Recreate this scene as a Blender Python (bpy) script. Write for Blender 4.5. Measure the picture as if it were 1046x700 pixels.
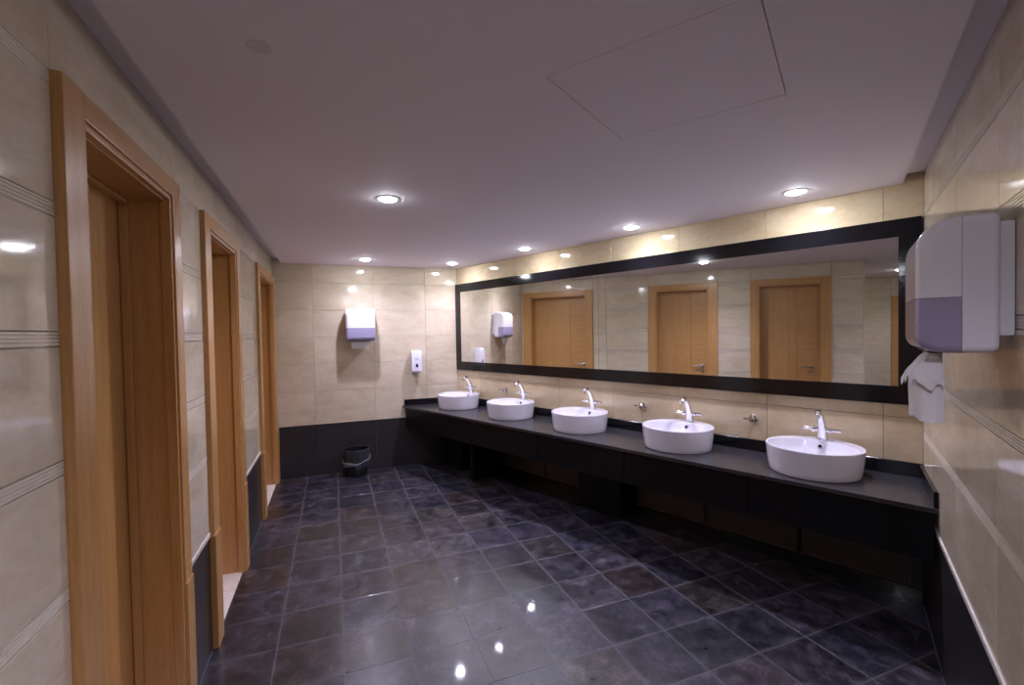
import bpy, bmesh, math, random
from mathutils import Vector, Matrix

# ------------------------------------------------------------------ reset
for o in list(bpy.data.objects):
    bpy.data.objects.remove(o, do_unlink=True)
sc = bpy.context.scene
C = sc.collection
random.seed(7)
PI = math.pi

# ------------------------------------------------------------------ camera
cd = bpy.data.cameras.new('camera')
cd.sensor_fit = 'HORIZONTAL'; cd.sensor_width = 36.0
cd.lens = 472.08 / 1046 * 36.0
cd.clip_start = 0.02
cam = bpy.data.objects.new('camera', cd); C.objects.link(cam)
rt = Vector((0.9326, -0.3604, -0.01752)); fw = Vector((0.3604, 0.9325, -0.02173))
fw.normalize(); rt = (rt - fw * rt.dot(fw)).normalized(); up = rt.cross(fw).normalized()
M = Matrix.Identity(4)
for i in range(3):
    M[i][0] = rt[i]; M[i][1] = up[i]; M[i][2] = -fw[i]
M[0][3], M[1][3], M[2][3] = 0, 0, 1.6
cam.matrix_world = M
sc.camera = cam

# ------------------------------------------------------------------ world, exposure
w = bpy.data.worlds.new('world'); sc.world = w; w.use_nodes = True
w.node_tree.nodes['Background'].inputs[0].default_value = (0.02, 0.02, 0.03, 1)
w.node_tree.nodes['Background'].inputs[1].default_value = 0.3
sc.view_settings.view_transform = 'Standard'
sc.view_settings.look = 'None'
sc.view_settings.exposure = 1.15
sc.view_settings.gamma = 1.0
sc.view_settings.use_curve_mapping = False
LIGHT_COL = (0.75, 0.695, 1.0)
LIGHT_W = 27.0
MID_W = 44.0
REAR_W = (26.0, 62.0)

# ------------------------------------------------------------------ materials
def newmat(name):
    m = bpy.data.materials.new(name); m.use_nodes = True
    nt = m.node_tree
    return m, nt, nt.nodes['Principled BSDF']

def simple(name, col, rough=0.4, metal=0.0, coat=0.0, spec=0.5, trans=0.0, alpha=1.0):
    m, nt, b = newmat(name)
    b.inputs['Base Color'].default_value = (*col, 1)
    b.inputs['Roughness'].default_value = rough
    b.inputs['Metallic'].default_value = metal
    b.inputs['Coat Weight'].default_value = coat
    b.inputs['Specular IOR Level'].default_value = spec
    b.inputs['Transmission Weight'].default_value = trans
    b.inputs['Alpha'].default_value = alpha
    return m

def N(nt, kind, **kw):
    n = nt.nodes.new(kind)
    for k, v in kw.items():
        setattr(n, k, v)
    return n

def ramp(nt, stops):
    r = N(nt, 'ShaderNodeValToRGB')
    el = r.color_ramp.elements
    while len(el) < len(stops):
        el.new(0.5)
    for e, (p, c) in zip(el, stops):
        e.position = p; e.color = (*c, 1)
    return r

def mix(nt, a, b, fac, mode='MIX'):
    n = N(nt, 'ShaderNodeMix', data_type='RGBA', blend_type=mode)
    for sock, v in ((n.inputs[0], fac), (n.inputs[6], a), (n.inputs[7], b)):
        if isinstance(v, (int, float)):
            sock.default_value = v
        elif isinstance(v, tuple):
            sock.default_value = (*v, 1)
        else:
            nt.links.new(v, sock)
    return n.outputs[2]

def noise(nt, vec, scale, detail=4, rough=0.55, dist=0.0):
    n = N(nt, 'ShaderNodeTexNoise')
    n.inputs['Scale'].default_value = scale
    n.inputs['Detail'].default_value = detail
    n.inputs['Roughness'].default_value = rough
    n.inputs['Distortion'].default_value = dist
    nt.links.new(vec, n.inputs['Vector'])
    return n

def coords(nt, scale=(1, 1, 1), world=False, jitter=True):
    tc = N(nt, 'ShaderNodeTexCoord')
    mp = N(nt, 'ShaderNodeMapping')
    mp.inputs['Scale'].default_value = scale
    src = tc.outputs['Object']
    if world:
        src = N(nt, 'ShaderNodeNewGeometry').outputs['Position']
    if jitter and not world:
        oi = N(nt, 'ShaderNodeObjectInfo')
        mu = N(nt, 'ShaderNodeMath', operation='MULTIPLY'); mu.inputs[1].default_value = 37.0
        nt.links.new(oi.outputs['Random'], mu.inputs[0])
        ad = N(nt, 'ShaderNodeVectorMath', operation='ADD')
        nt.links.new(src, ad.inputs[0]); nt.links.new(mu.outputs[0], ad.inputs[1])
        src = ad.outputs[0]
    nt.links.new(src, mp.inputs['Vector'])
    return mp.outputs[0]

def bump(nt, b, h, strength=0.1, dist=0.01):
    n = N(nt, 'ShaderNodeBump')
    n.inputs['Strength'].default_value = strength; n.inputs['Distance'].default_value = dist
    nt.links.new(h, n.inputs['Height']); nt.links.new(n.outputs[0], b.inputs['Normal'])

def marble_mat(name, a, c, d, rough=0.075):
    m, nt, b = newmat(name)
    v = coords(nt, (1, 1, 2.2))
    n1 = noise(nt, v, 3.2, 6, 0.62, 0.7)
    r1 = ramp(nt, [(0.30, a), (0.52, c), (0.72, d)])
    nt.links.new(n1.outputs[0], r1.inputs[0])
    n2 = noise(nt, v, 26, 5, 0.7, 0.2)
    r2 = ramp(nt, [(0.35, (0.88, 0.86, 0.83)), (0.6, (1, 1, 1))])
    nt.links.new(n2.outputs[0], r2.inputs[0])
    col = mix(nt, r1.outputs[0], r2.outputs[0], 0.6, 'MULTIPLY')
    oi = N(nt, 'ShaderNodeObjectInfo')
    rr = ramp(nt, [(0.0, (0.90, 0.89, 0.86)), (1.0, (1.0, 1.0, 1.0))])
    nt.links.new(oi.outputs['Random'], rr.inputs[0])
    col = mix(nt, col, rr.outputs[0], 1.0, 'MULTIPLY')
    nt.links.new(col, b.inputs['Base Color'])
    b.inputs['Roughness'].default_value = rough
    b.inputs['Specular IOR Level'].default_value = 0.5
    bump(nt, b, n1.outputs[0], 0.006, 0.01)
    return m

def wood_mat(name, axis, a=(0.56, 0.305, 0.110), c=(0.46, 0.232, 0.072), rough=0.34):
    m, nt, b = newmat(name)
    s = [34, 34, 34]; s[axis] = 1.3
    v = coords(nt, tuple(s))
    n1 = noise(nt, v, 1.0, 5, 0.6, 0.25)
    r1 = ramp(nt, [(0.32, c), (0.68, a)])
    nt.links.new(n1.outputs[0], r1.inputs[0])
    s2 = [240, 240, 240]; s2[axis] = 14
    v2 = coords(nt, tuple(s2))
    n2 = noise(nt, v2, 1.0, 2, 0.5)
    r2 = ramp(nt, [(0.40, (0.78, 0.72, 0.66)), (0.56, (1, 1, 1))])
    nt.links.new(n2.outputs[0], r2.inputs[0])
    col = mix(nt, r1.outputs[0], r2.outputs[0], 0.5, 'MULTIPLY')
    nt.links.new(col, b.inputs['Base Color'])
    b.inputs['Roughness'].default_value = rough
    b.inputs['Coat Weight'].default_value = 0.25
    b.inputs['Coat Roughness'].default_value = 0.2
    bump(nt, b, n2.outputs[0], 0.04, 0.002)
    return m

def slate_mat():
    m, nt, b = newmat('slate_floor')
    v = coords(nt, (1, 1, 1))
    oi = N(nt, 'ShaderNodeObjectInfo')
    n1 = noise(nt, v, 11, 8, 0.72, 0.5)
    r1 = ramp(nt, [(0.34, (0.32, 0.32, 0.34)), (0.50, (0.88, 0.88, 0.90)), (0.68, (2.2, 2.15, 2.2))])
    nt.links.new(n1.outputs[0], r1.inputs[0])
    col = mix(nt, oi.outputs['Color'], r1.outputs[0], 1.0, 'MULTIPLY')
    n2 = noise(nt, v, 55, 4, 0.7)
    r2 = ramp(nt, [(0.35, (0.6, 0.6, 0.6)), (0.65, (1.35, 1.35, 1.35))])
    nt.links.new(n2.outputs[0], r2.inputs[0])
    col = mix(nt, col, r2.outputs[0], 0.8, 'MULTIPLY')
    n3 = noise(nt, coords(nt, (1, 1, 1), world=True), 3.2, 7, 0.75, 0.6)
    r3 = ramp(nt, [(0.40, (0.62, 0.62, 0.64)), (0.62, (1.55, 1.5, 1.55))])
    nt.links.new(n3.outputs[0], r3.inputs[0])
    col = mix(nt, col, r3.outputs[0], 0.85, 'MULTIPLY')
    # pale worn arrises along the tile edges
    tc = N(nt, 'ShaderNodeTexCoord'); sp = N(nt, 'ShaderNodeSeparateXYZ'); nt.links.new(tc.outputs['Object'], sp.inputs[0])
    ab = []
    for k in (0, 1):
        m_ = N(nt, 'ShaderNodeMath', operation='ABSOLUTE'); nt.links.new(sp.outputs[k], m_.inputs[0]); ab.append(m_)
    mx = N(nt, 'ShaderNodeMath', operation='MAXIMUM'); nt.links.new(ab[0].outputs[0], mx.inputs[0]); nt.links.new(ab[1].outputs[0], mx.inputs[1])
    nw = noise(nt, v, 16, 5, 0.7)
    ma = N(nt, 'ShaderNodeMath', operation='MULTIPLY_ADD'); ma.inputs[1].default_value = 0.085
    nt.links.new(nw.outputs[0], ma.inputs[0]); nt.links.new(mx.outputs[0], ma.inputs[2])
    re = ramp(nt, [(0.180, (0, 0, 0)), (0.212, (1, 1, 1))])
    nt.links.new(ma.outputs[0], re.inputs[0])
    fa_ = N(nt, 'ShaderNodeMath', operation='MULTIPLY'); fa_.inputs[1].default_value = 0.42
    nt.links.new(re.outputs[0], fa_.inputs[0])
    col = mix(nt, col, (0.088, 0.082, 0.094), fa_.outputs[0])
    nt.links.new(col, b.inputs['Base Color'])
    rr = ramp(nt, [(0.3, (0.26, 0.26, 0.26)), (0.7, (0.38, 0.38, 0.38))])
    nt.links.new(n1.outputs[0], rr.inputs[0])
    nt.links.new(rr.outputs[0], b.inputs['Roughness'])
    b.inputs['Coat Weight'].default_value = 0.22
    b.inputs['Coat Roughness'].default_value = 0.06
    b.inputs['Specular IOR Level'].default_value = 0.45
    bump(nt, b, n1.outputs[0], 0.02, 0.004)
    return m

def granite_mat(name, base, speck, rough=0.1, bright=0.0):
    m, nt, b = newmat(name)
    v = coords(nt, (1, 1, 1))
    n1 = noise(nt, v, 160, 3, 0.7)
    r1 = ramp(nt, [(0.45, base), (0.72, speck)])
    nt.links.new(n1.outputs[0], r1.inputs[0])
    nt.links.new(r1.outputs[0], b.inputs['Base Color'])
    b.inputs['Roughness'].default_value = rough
    return m

MAT = {}
MAT['marble'] = marble_mat('beige_marble', (0.60, 0.50, 0.365), (0.68, 0.59, 0.45), (0.73, 0.65, 0.52))
MAT['marble_warm'] = marble_mat('honey_marble', (0.59, 0.465, 0.295), (0.68, 0.56, 0.375), (0.73, 0.62, 0.44))
MAT['marble_far'] = MAT['marble']
MAT['brown_stone'] = marble_mat('brown_stone', (0.040, 0.029, 0.022), (0.058, 0.043, 0.032), (0.075, 0.057, 0.043), 0.35)
MAT['pale_marble'] = marble_mat('pale_marble', (0.66, 0.58, 0.50), (0.78, 0.72, 0.66), (0.85, 0.80, 0.75), 0.15)
MAT['strip_marble_lit'] = marble_mat('strip_marble_lit', (0.68, 0.60, 0.48), (0.75, 0.675, 0.56), (0.80, 0.73, 0.63))  # beige marble made paler, its colour stands in for highlights on the grooves
MAT['grout'] = simple('grout', (0.46, 0.39, 0.30), 0.9)
MAT['dark_grout'] = simple('dark_grout', (0.095, 0.090, 0.100), 0.75)
MAT['slate'] = slate_mat()
MAT['dado'] = granite_mat('dark_stone_dado', (0.020, 0.019, 0.021), (0.045, 0.043, 0.047), 0.28)
MAT['granite'] = granite_mat('black_granite', (0.004, 0.004, 0.005), (0.010, 0.010, 0.012), 0.10)
MAT['granite_top_lit'] = granite_mat('black_granite_top_lit', (0.026, 0.025, 0.028), (0.060, 0.058, 0.063), 0.24)  # lighter copy of the black granite, reflected wall sheen put into its colour
MAT['granite_honed'] = granite_mat('honed_black_granite', (0.004, 0.004, 0.005), (0.009, 0.009, 0.011), 0.38)
MAT['granite_honed'].node_tree.nodes['Principled BSDF'].inputs['Specular IOR Level'].default_value = 0.2
MAT['wood_v'] = wood_mat('beech_vertical', 2)
MAT['wood_h'] = wood_mat('beech_horizontal', 0)
MAT['wood_leaf'] = wood_mat('beech_leaf', 2, (0.58, 0.32, 0.115), (0.50, 0.26, 0.085))
MAT['wood_band'] = wood_mat('beech_band', 0, (0.58, 0.32, 0.115), (0.51, 0.265, 0.088))
MAT['ceiling'] = simple('ceiling_paint', (0.80, 0.735, 0.765), 0.75)
MAT['ceiling_edge'] = MAT['ceiling']
MAT['ceramic'] = simple('white_ceramic', (0.76, 0.75, 0.82), 0.08, coat=0.6)
MAT['chrome'] = simple('chrome', (0.82, 0.82, 0.84), 0.07, metal=1.0)
MAT['steel'] = simple('brushed_steel', (0.55, 0.52, 0.50), 0.28, metal=1.0)
MAT['white_plastic'] = simple('white_plastic', (0.80, 0.785, 0.86), 0.16, coat=0.4)
MAT['violet'] = simple('smoky_violet_plastic', (0.34, 0.315, 0.46), 0.18, coat=0.4)
MAT['dark_window'] = simple('dark_violet_window', (0.030, 0.022, 0.055), 0.15)
MAT['faint_mark'] = simple('faint_blue_mark', (0.42, 0.44, 0.55), 0.4)
MAT['black'] = simple('black_plastic', (0.006, 0.006, 0.007), 0.35)
MAT['hole'] = simple('dark_hole', (0.004, 0.004, 0.004), 0.6)
MAT['mirror'] = simple('mirror_silver', (0.86, 0.87, 0.85), 0.0, metal=1.0)
MAT['mirror_edge'] = simple('mirror_edge', (0.10, 0.16, 0.14), 0.2)
MAT['lamp_can'] = simple('lamp_reflector', (0.75, 0.75, 0.78), 0.25, metal=1.0)
MAT['trim_white'] = simple('white_trim', (0.80, 0.80, 0.80), 0.35)

def paper_mat():
    m, nt, b = newmat('tissue_paper')
    v = coords(nt, (1, 1, 1))
    n1 = noise(nt, v, 90, 4, 0.6)
    b.inputs['Base Color'].default_value = (0.80, 0.77, 0.77, 1)
    b.inputs['Roughness'].default_value = 0.95
    bump(nt, b, n1.outputs[0], 0.25, 0.004)
    return m
MAT['paper'] = paper_mat()

def bag_mat(alpha=0.09, name='clear_liner'):
    m, nt, b = newmat(name)
    b.inputs['Base Color'].default_value = (0.40, 0.41, 0.46, 1)
    b.inputs['Roughness'].default_value = 0.28
    b.inputs['Alpha'].default_value = alpha
    v = coords(nt, (1, 1, 1))
    n1 = noise(nt, v, 22, 4, 0.6, 1.0)
    bump(nt, b, n1.outputs[0], 0.3, 0.02)
    return m
MAT['bag'] = bag_mat()
MAT['bag_hem'] = bag_mat(0.5, 'liner_hem')

def emit_mat():
    m, nt, b = newmat('lamp_glow')
    b.inputs['Base Color'].default_value = (0.9, 0.9, 1, 1)
    b.inputs['Emission Color'].default_value = (0.88, 0.90, 1.0, 1)
    b.inputs['Emission Strength'].default_value = 125.0
    return m
MAT['glow'] = emit_mat()

# ------------------------------------------------------------------ mesh helpers
def box(bm, x0, x1, y0, y1, z0, z1):
    vs = [bm.verts.new(p) for p in ((x0, y0, z0), (x1, y0, z0), (x1, y1, z0), (x0, y1, z0),
                                    (x0, y0, z1), (x1, y0, z1), (x1, y1, z1), (x0, y1, z1))]
    for f in ((0, 3, 2, 1), (4, 5, 6, 7), (0, 1, 5, 4), (1, 2, 6, 5), (2, 3, 7, 6), (3, 0, 4, 7)):
        bm.faces.new([vs[i] for i in f])
    return vs

def slab_y(bm, x0, x1, z0, z1, yb, yf, ch=0.0012):
    """slab standing against a wall: back at yb, front at yf with chamfered front edge"""
    e = ch
    a = [bm.verts.new(p) for p in ((x0, yb, z0), (x1, yb, z0), (x1, yb, z1), (x0, yb, z1))]
    b = [bm.verts.new(p) for p in ((x0, yf - e, z0), (x1, yf - e, z0), (x1, yf - e, z1), (x0, yf - e, z1))]
    c = [bm.verts.new(p) for p in ((x0 + e, yf, z0 + e), (x1 - e, yf, z0 + e), (x1 - e, yf, z1 - e), (x0 + e, yf, z1 - e))]
    bm.faces.new(a[::-1]); bm.faces.new(c)
    for i in range(4):
        j = (i + 1) % 4
        bm.faces.new((a[i], a[j], b[j], b[i])); bm.faces.new((b[i], b[j], c[j], c[i]))

def bev(bm, off, seg=2, edges=None):
    bmesh.ops.bevel(bm, geom=list(edges if edges is not None else bm.edges), offset=off, segments=seg,
                    affect='EDGES', profile=0.5, clamp_overlap=True)

def rings(bm, loops, close_first=True, close_last=True):
    """loops: list of lists of points, same length, joined into a tube"""
    L = [[bm.verts.new(p) for p in lp] for lp in loops]
    n = len(L[0])
    for a, b in zip(L, L[1:]):
        for i in range(n):
            j = (i + 1) % n
            bm.faces.new((a[i], a[j], b[j], b[i]))
    if close_first: bm.faces.new(L[0][::-1])
    if close_last: bm.faces.new(L[-1])
    return L

def lathe(bm, prof, n=24, close=True, cx=0, cy=0):
    lp = [[(cx + r * math.cos(2 * PI * i / n), cy + r * math.sin(2 * PI * i / n), z) for i in range(n)] for r, z in prof]
    return rings(bm, lp, close, close)

def tube(bm, pts, rad, n=14, caps=True, up=Vector((1, 0, 0))):
    """sweep of circles; rad a number or a list (or (a,b) pairs for ovals)"""
    P = [Vector(p) for p in pts]; loops = []
    for i, p in enumerate(P):
        t = (P[min(i + 1, len(P) - 1)] - P[max(i - 1, 0)]).normalized()
        u = (up - t * up.dot(t))
        if u.length < 1e-4: u = Vector((0, 1, 0)) - t * t.y
        u.normalize(); v = t.cross(u)
        r = rad[i] if isinstance(rad, (list, tuple)) else rad
        ra, rb = r if isinstance(r, (list, tuple)) else (r, r)
        loops.append([p + u * ra * math.cos(2 * PI * k / n) + v * rb * math.sin(2 * PI * k / n) for k in range(n)])
    rings(bm, loops, caps, caps)

def mesh_of(bm, name, smooth=False, angle=35):
    bmesh.ops.recalc_face_normals(bm, faces=bm.faces[:])
    me = bpy.data.meshes.new(name)
    bm.to_mesh(me); bm.free()
    if smooth:
        for p in me.polygons: p.use_smooth = True
        try:
            me.set_sharp_from_angle(angle=math.radians(angle))
        except Exception:
            pass
    return me

def obj(name, bm, mat, parent=None, loc=(0, 0, 0), rot=(0, 0, 0), smooth=False, label=None, angle=35):
    me = bm if isinstance(bm, bpy.types.Mesh) else mesh_of(bm, name, smooth, angle)
    if mat is not None and not me.materials:
        me.materials.append(MAT[mat] if isinstance(mat, str) else mat)
    o = bpy.data.objects.new(name, me); C.objects.link(o)
    o.location = loc; o.rotation_euler = rot
    if parent is not None: o.parent = parent
    if label: o['label'] = label
    if smooth:
        wm = o.modifiers.new('weighted_normal', 'WEIGHTED_NORMAL'); wm.keep_sharp = True; wm.weight = 90
    return o

def tag(o, label, cat, group=None, kind=None):
    o['label'] = label; o['category'] = cat
    if group: o['group'] = group
    if kind: o['kind'] = kind
    return o

def thing(name, label, cat, loc=(0, 0, 0), rotz=0.0, group=None, kind=None):
    o = bpy.data.objects.new(name, None); C.objects.link(o)
    o.empty_display_size = 0.1
    o.location = loc; o.rotation_euler = (0, 0, rotz)
    return tag(o, label, cat, group, kind)

def dup(root, loc, rotz, label):
    r = root.copy(); C.objects.link(r); r.location = loc; r.rotation_euler = (0, 0, rotz); r['label'] = label
    for ch in list(root.children):
        c = ch.copy(); C.objects.link(c); c.parent = r
        for g in list(ch.children):
            d = g.copy(); C.objects.link(d); d.parent = c
    return r

# ------------------------------------------------------------------ room geometry (metres)
XL, YB = -0.614, 5.734
ZC, ZC2 = 2.4165, 2.470          # ceiling panel, shadow-gap ceiling
nS = Vector((0.9293, 0.3692)); dS = 3.4836
dirS = Vector((-0.3692, 0.9293)); SR = Vector((3.114, 1.598)); BS = Vector((1.472, 5.734))
LEN_S = (BS - SR).length
dirR = Vector((0.8387, 0.5446)); nR = Vector((0.5446, -0.8387)); footR = Vector((0.193, -0.298))
T_SR = (SR - footR).dot(dirR)
RE = footR + dirR * 1.15          # near end of the right wall
YE = 1.093                        # near end of the left wall
XC, YR = -3.30, -1.40             # corridor end wall, rear wall
ANG_S = math.atan2(dirS.y, dirS.x); ANG_R = math.atan2(dirR.y, dirR.x)
DADO, RAIL = 0.583, 0.606
ROWS = [RAIL, 0.965, 1.275, 1.585, 1.895, 2.205, ZC2]
TT = 0.012                        # tile thickness

def wallroot(name, bm, loc, ang, label):
    o = obj(name, bm, 'grout', loc=loc, rot=(0, 0, ang))
    return tag(o, label, 'wall', kind='structure')

_tile_cache = {}
def tile(parent, x0, x1, z0, z1, mat='marble', name='tile', yf=0.0, th=TT):
    wd, ht = round(x1 - x0 - 0.0024, 4), round(z1 - z0 - 0.0024, 4)
    if wd < 0.004 or ht < 0.004: return
    key = (wd, ht, mat, th)
    if key not in _tile_cache:
        bm = bmesh.new(); slab_y(bm, -wd / 2, wd / 2, 0, ht, -th, 0.0)
        me = mesh_of(bm, name); me.materials.append(MAT[mat]); _tile_cache[key] = me
    return obj(name, _tile_cache[key], None, parent, loc=((x0 + x1) / 2, yf, z0 + 0.0012))

_groove_cache = {}
def groove(parent, x0, x1, z0, mat='strip_marble_lit'):
    wd = round(x1 - x0 - 0.0024, 4)
    if wd < 0.01: return
    if wd not in _groove_cache:
        bm = bmesh.new()
        prof = [(-TT, 0.0005)]
        z = 0.0005
        for k in range(4):
            prof += [(-0.0028, z), (-0.0028, z + 0.0016), (0.0, z + 0.0026), (0.0, z + 0.0080)]
            z += 0.0086
        prof += [(-TT, z)]
        a = [bm.verts.new((-wd / 2, y, q)) for y, q in prof]; b = [bm.verts.new((wd / 2, y, q)) for y, q in prof]
        n = len(prof)
        for i in range(n):
            j = (i + 1) % n
            bm.faces.new((a[i], a[j], b[j], b[i]))
        bm.faces.new(a[::-1]); bm.faces.new(b)
        me = mesh_of(bm, 'grooved_strip'); me.materials.append(MAT[mat]); _groove_cache[wd] = me
    obj('grooved_strip', _groove_cache[wd], None, parent, loc=((x0 + x1) / 2, 0, z0))

def tiled(parent, x0, x1, joints, z0, z1, grooves=False, mat='marble'):
    xs = [x0] + [j for j in sorted(joints) if x0 + 0.05 < j < x1 - 0.05] + [x1]
    for r in range(len(ROWS) - 1):
        a, b = max(ROWS[r], z0), min(ROWS[r + 1], z1)
        if b - a < 0.02: continue
        g = grooves and r > 0 and a == ROWS[r] and b - a > 0.06
        for u, v in zip(xs, xs[1:]):
            if g: groove(parent, u, v, a)
            tile(parent, u, v, a + (0.0355 if g else 0), b, mat)

def dado_run(parent, x0, x1, joints=(), rail='pale_marble', proud=0.005):
    xs = [x0] + [j for j in sorted(joints) if x0 + 0.05 < j < x1 - 0.05] + [x1]
    for u, v in zip(xs, xs[1:]):
        tile(parent, u, v, 0.0, DADO, 'dado', 'dado_panel', yf=-0.002, th=0.010)
    bm = bmesh.new(); slab_y(bm, x0, x1, DADO, RAIL, -TT, proud, 0.002)
    obj('dado_rail', bm, rail, parent)

# ---- floor
def clip(poly, a, b, c):          # keep a*x+b*y<=c
    out = []
    for i in range(len(poly)):
        p, q = poly[i], poly[(i + 1) % len(poly)]
        dp, dq = a * p[0] + b * p[1] - c, a * q[0] + b * q[1] - c
        if dp <= 0: out.append(p)
        if dp * dq < 0:
            t = dp / (dp - dq); out.append((p[0] + t * (q[0] - p[0]), p[1] + t * (q[1] - p[1])))
    return out

def prism(bm, poly, z0, z1):
    a = [bm.verts.new((x, y, z0)) for x, y in poly]; b = [bm.verts.new((x, y, z1)) for x, y in poly]
    n = len(poly)
    bm.faces.new(a[::-1]); bm.faces.new(b)
    for i in range(n):
        j = (i + 1) % n; bm.faces.new((a[i], a[j], b[j], b[i]))

def inset(poly, d):
    n = len(poly); out = []
    for i in range(n):
        p0, p1, p2 = Vector(poly[i - 1]), Vector(poly[i]), Vector(poly[(i + 1) % n])
        e1 = (p1 - p0).normalized(); e2 = (p2 - p1).normalized()
        n1 = Vector((-e1.y, e1.x)); n2 = Vector((-e2.y, e2.x))
        k = 1 + n1.dot(n2)
        out.append(tuple(p1 + (n1 + n2) * (d / max(k, 0.2))))
    return out

bm = bmesh.new()
prism(bm, [(XL - 0.12, RE.y), (RE.x, RE.y), tuple(SR + dirR * 0.1), tuple(BS + Vector((0.1, 0.1))), (XL - 0.12, YB + 0.1)], -0.10, -0.0014)
prism(bm, [(XL, YR), (RE.x, YR), (RE.x, RE.y), (XL, RE.y)], -0.10, -0.002)
prism(bm, [(XC, YR), (XL, YR), (XL, YE), (XC, YE)], -0.10, -0.002)
floor = obj('floor', bm, 'dark_grout')
tag(floor, 'dark grey slate tile floor with worn uneven colours', 'floor', kind='structure')

TS, GX, GY = 0.3185, 0.012, 2.300
palette = [(0.050, 0.046, 0.060), (0.044, 0.041, 0.055), (0.058, 0.052, 0.065), (0.050, 0.041, 0.046),
           (0.040, 0.038, 0.053), (0.062, 0.054, 0.066), (0.064, 0.047, 0.047), (0.058, 0.050, 0.048)]
def tile_mesh(poly):
    bm = bmesh.new()
    q = inset(poly, 0.0022); r = inset(poly, 0.0030)
    a = [bm.verts.new((x, y, -0.003)) for x, y in q]; b = [bm.verts.new((x, y, -0.0005)) for x, y in q]
    c = [bm.verts.new((x, y, 0.0)) for x, y in r]; n = len(poly)
    bm.faces.new(a[::-1]); bm.faces.new(c)
    for i in range(n):
        j = (i + 1) % n
        bm.faces.new((a[i], a[j], b[j], b[i])); bm.faces.new((b[i], b[j], c[j], c[i]))
    return mesh_of(bm, 'slate_tile')
h = TS / 2
full = tile_mesh([(-h, -h), (h, -h), (h, h), (-h, h)]); full.materials.append(MAT['slate'])
special = {(-2, 3): 6, (0, 4): 3, (1, 3): 5, (2, 5): 7, (5, 0): 6, (1, 2): 6, (3, 4): 7, (6, -1): 7}
for i in range(-2, 13):
    for j in range(-8, 12):
        cx, cy = GX + TS * (i + 0.5), GY + TS * (j + 0.5)
        sq = [(cx - h, cy - h), (cx + h, cy - h), (cx + h, cy + h), (cx - h, cy + h)]
        pl = clip(sq, -1, 0, -XL)
        for (a, b, c) in ((0, 1, YB), (nS.x, nS.y, dS), (nR.x, nR.y, 0.3553), (0, -1, -RE.y)):
            if pl: pl = clip(pl, a, b, c)
        if len(pl) < 3: continue
        ar = 0.5 * abs(sum(pl[k][0] * pl[(k + 1) % len(pl)][1] - pl[(k + 1) % len(pl)][0] * pl[k][1] for k in range(len(pl))))
        if ar < 0.0008: continue
        if abs(ar - TS * TS) < 1e-6:
            o = obj('slate_tile', full, None, floor, loc=(cx, cy, random.uniform(-0.0005, 0.0)))
        else:
            pts = []
            for pnt in pl:
                if not pts or (Vector(pnt) - Vector(pts[-1])).length > 0.004: pts.append(pnt)
            if (Vector(pts[0]) - Vector(pts[-1])).length < 0.004: pts.pop()
            if len(pts) < 3: continue
            me = tile_mesh([(x - cx, y - cy) for x, y in pts]); me.materials.append(MAT['slate'])
            o = obj('slate_tile', me, None, floor, loc=(cx, cy, random.uniform(-0.0005, 0.0)))
        k = random.choice(palette[:5] + palette[:3] + palette)
        if (i, j) in special: k = palette[special[(i, j)]]
        f = random.uniform(0.42, 0.78)
        o.color = (k[0] * f, k[1] * f, k[2] * f, 1)

# ---- left wall
DOORS = [(1.430, 2.340, 1.543, 2.244), (2.744, 3.680, 2.869, 3.573), (4.522, 5.705, 4.632, 5.563)]
DTOP, DIN = 2.2466, 2.150
LD = 0.155                        # reveal depth
bm = bmesh.new()
edges = [YE] + [v for d in DOORS for v in (d[2] - 0.02, d[3] + 0.02)] + [YB + 0.1]
for a, b in zip(edges[::2], edges[1::2]):
    box(bm, -b, -a, -0.20, -TT, -0.02, ZC2 + 0.05)
for d in DOORS:
    box(bm, -(d[3] + 0.02), -(d[2] - 0.02), -0.20, -TT, DIN + 0.02, ZC2 + 0.05)
wl = wallroot('wall_left', bm, (XL, 0, 0), -PI / 2, 'beige marble tiled wall on the left with three wooden doorways')
segs = [(YE, DOORS[0][0]), (DOORS[0][1], DOORS[1][0]), (DOORS[1][1], DOORS[2][0]), (DOORS[2][1], YB)]
for a, b in segs:
    tiled(wl, -b, -a, [-4.31], RAIL, ZC2, True)
    dado_run(wl, -b, -a)
for d in DOORS:
    tile(wl, -d[1], -d[0], DTOP, ZC2)

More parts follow.
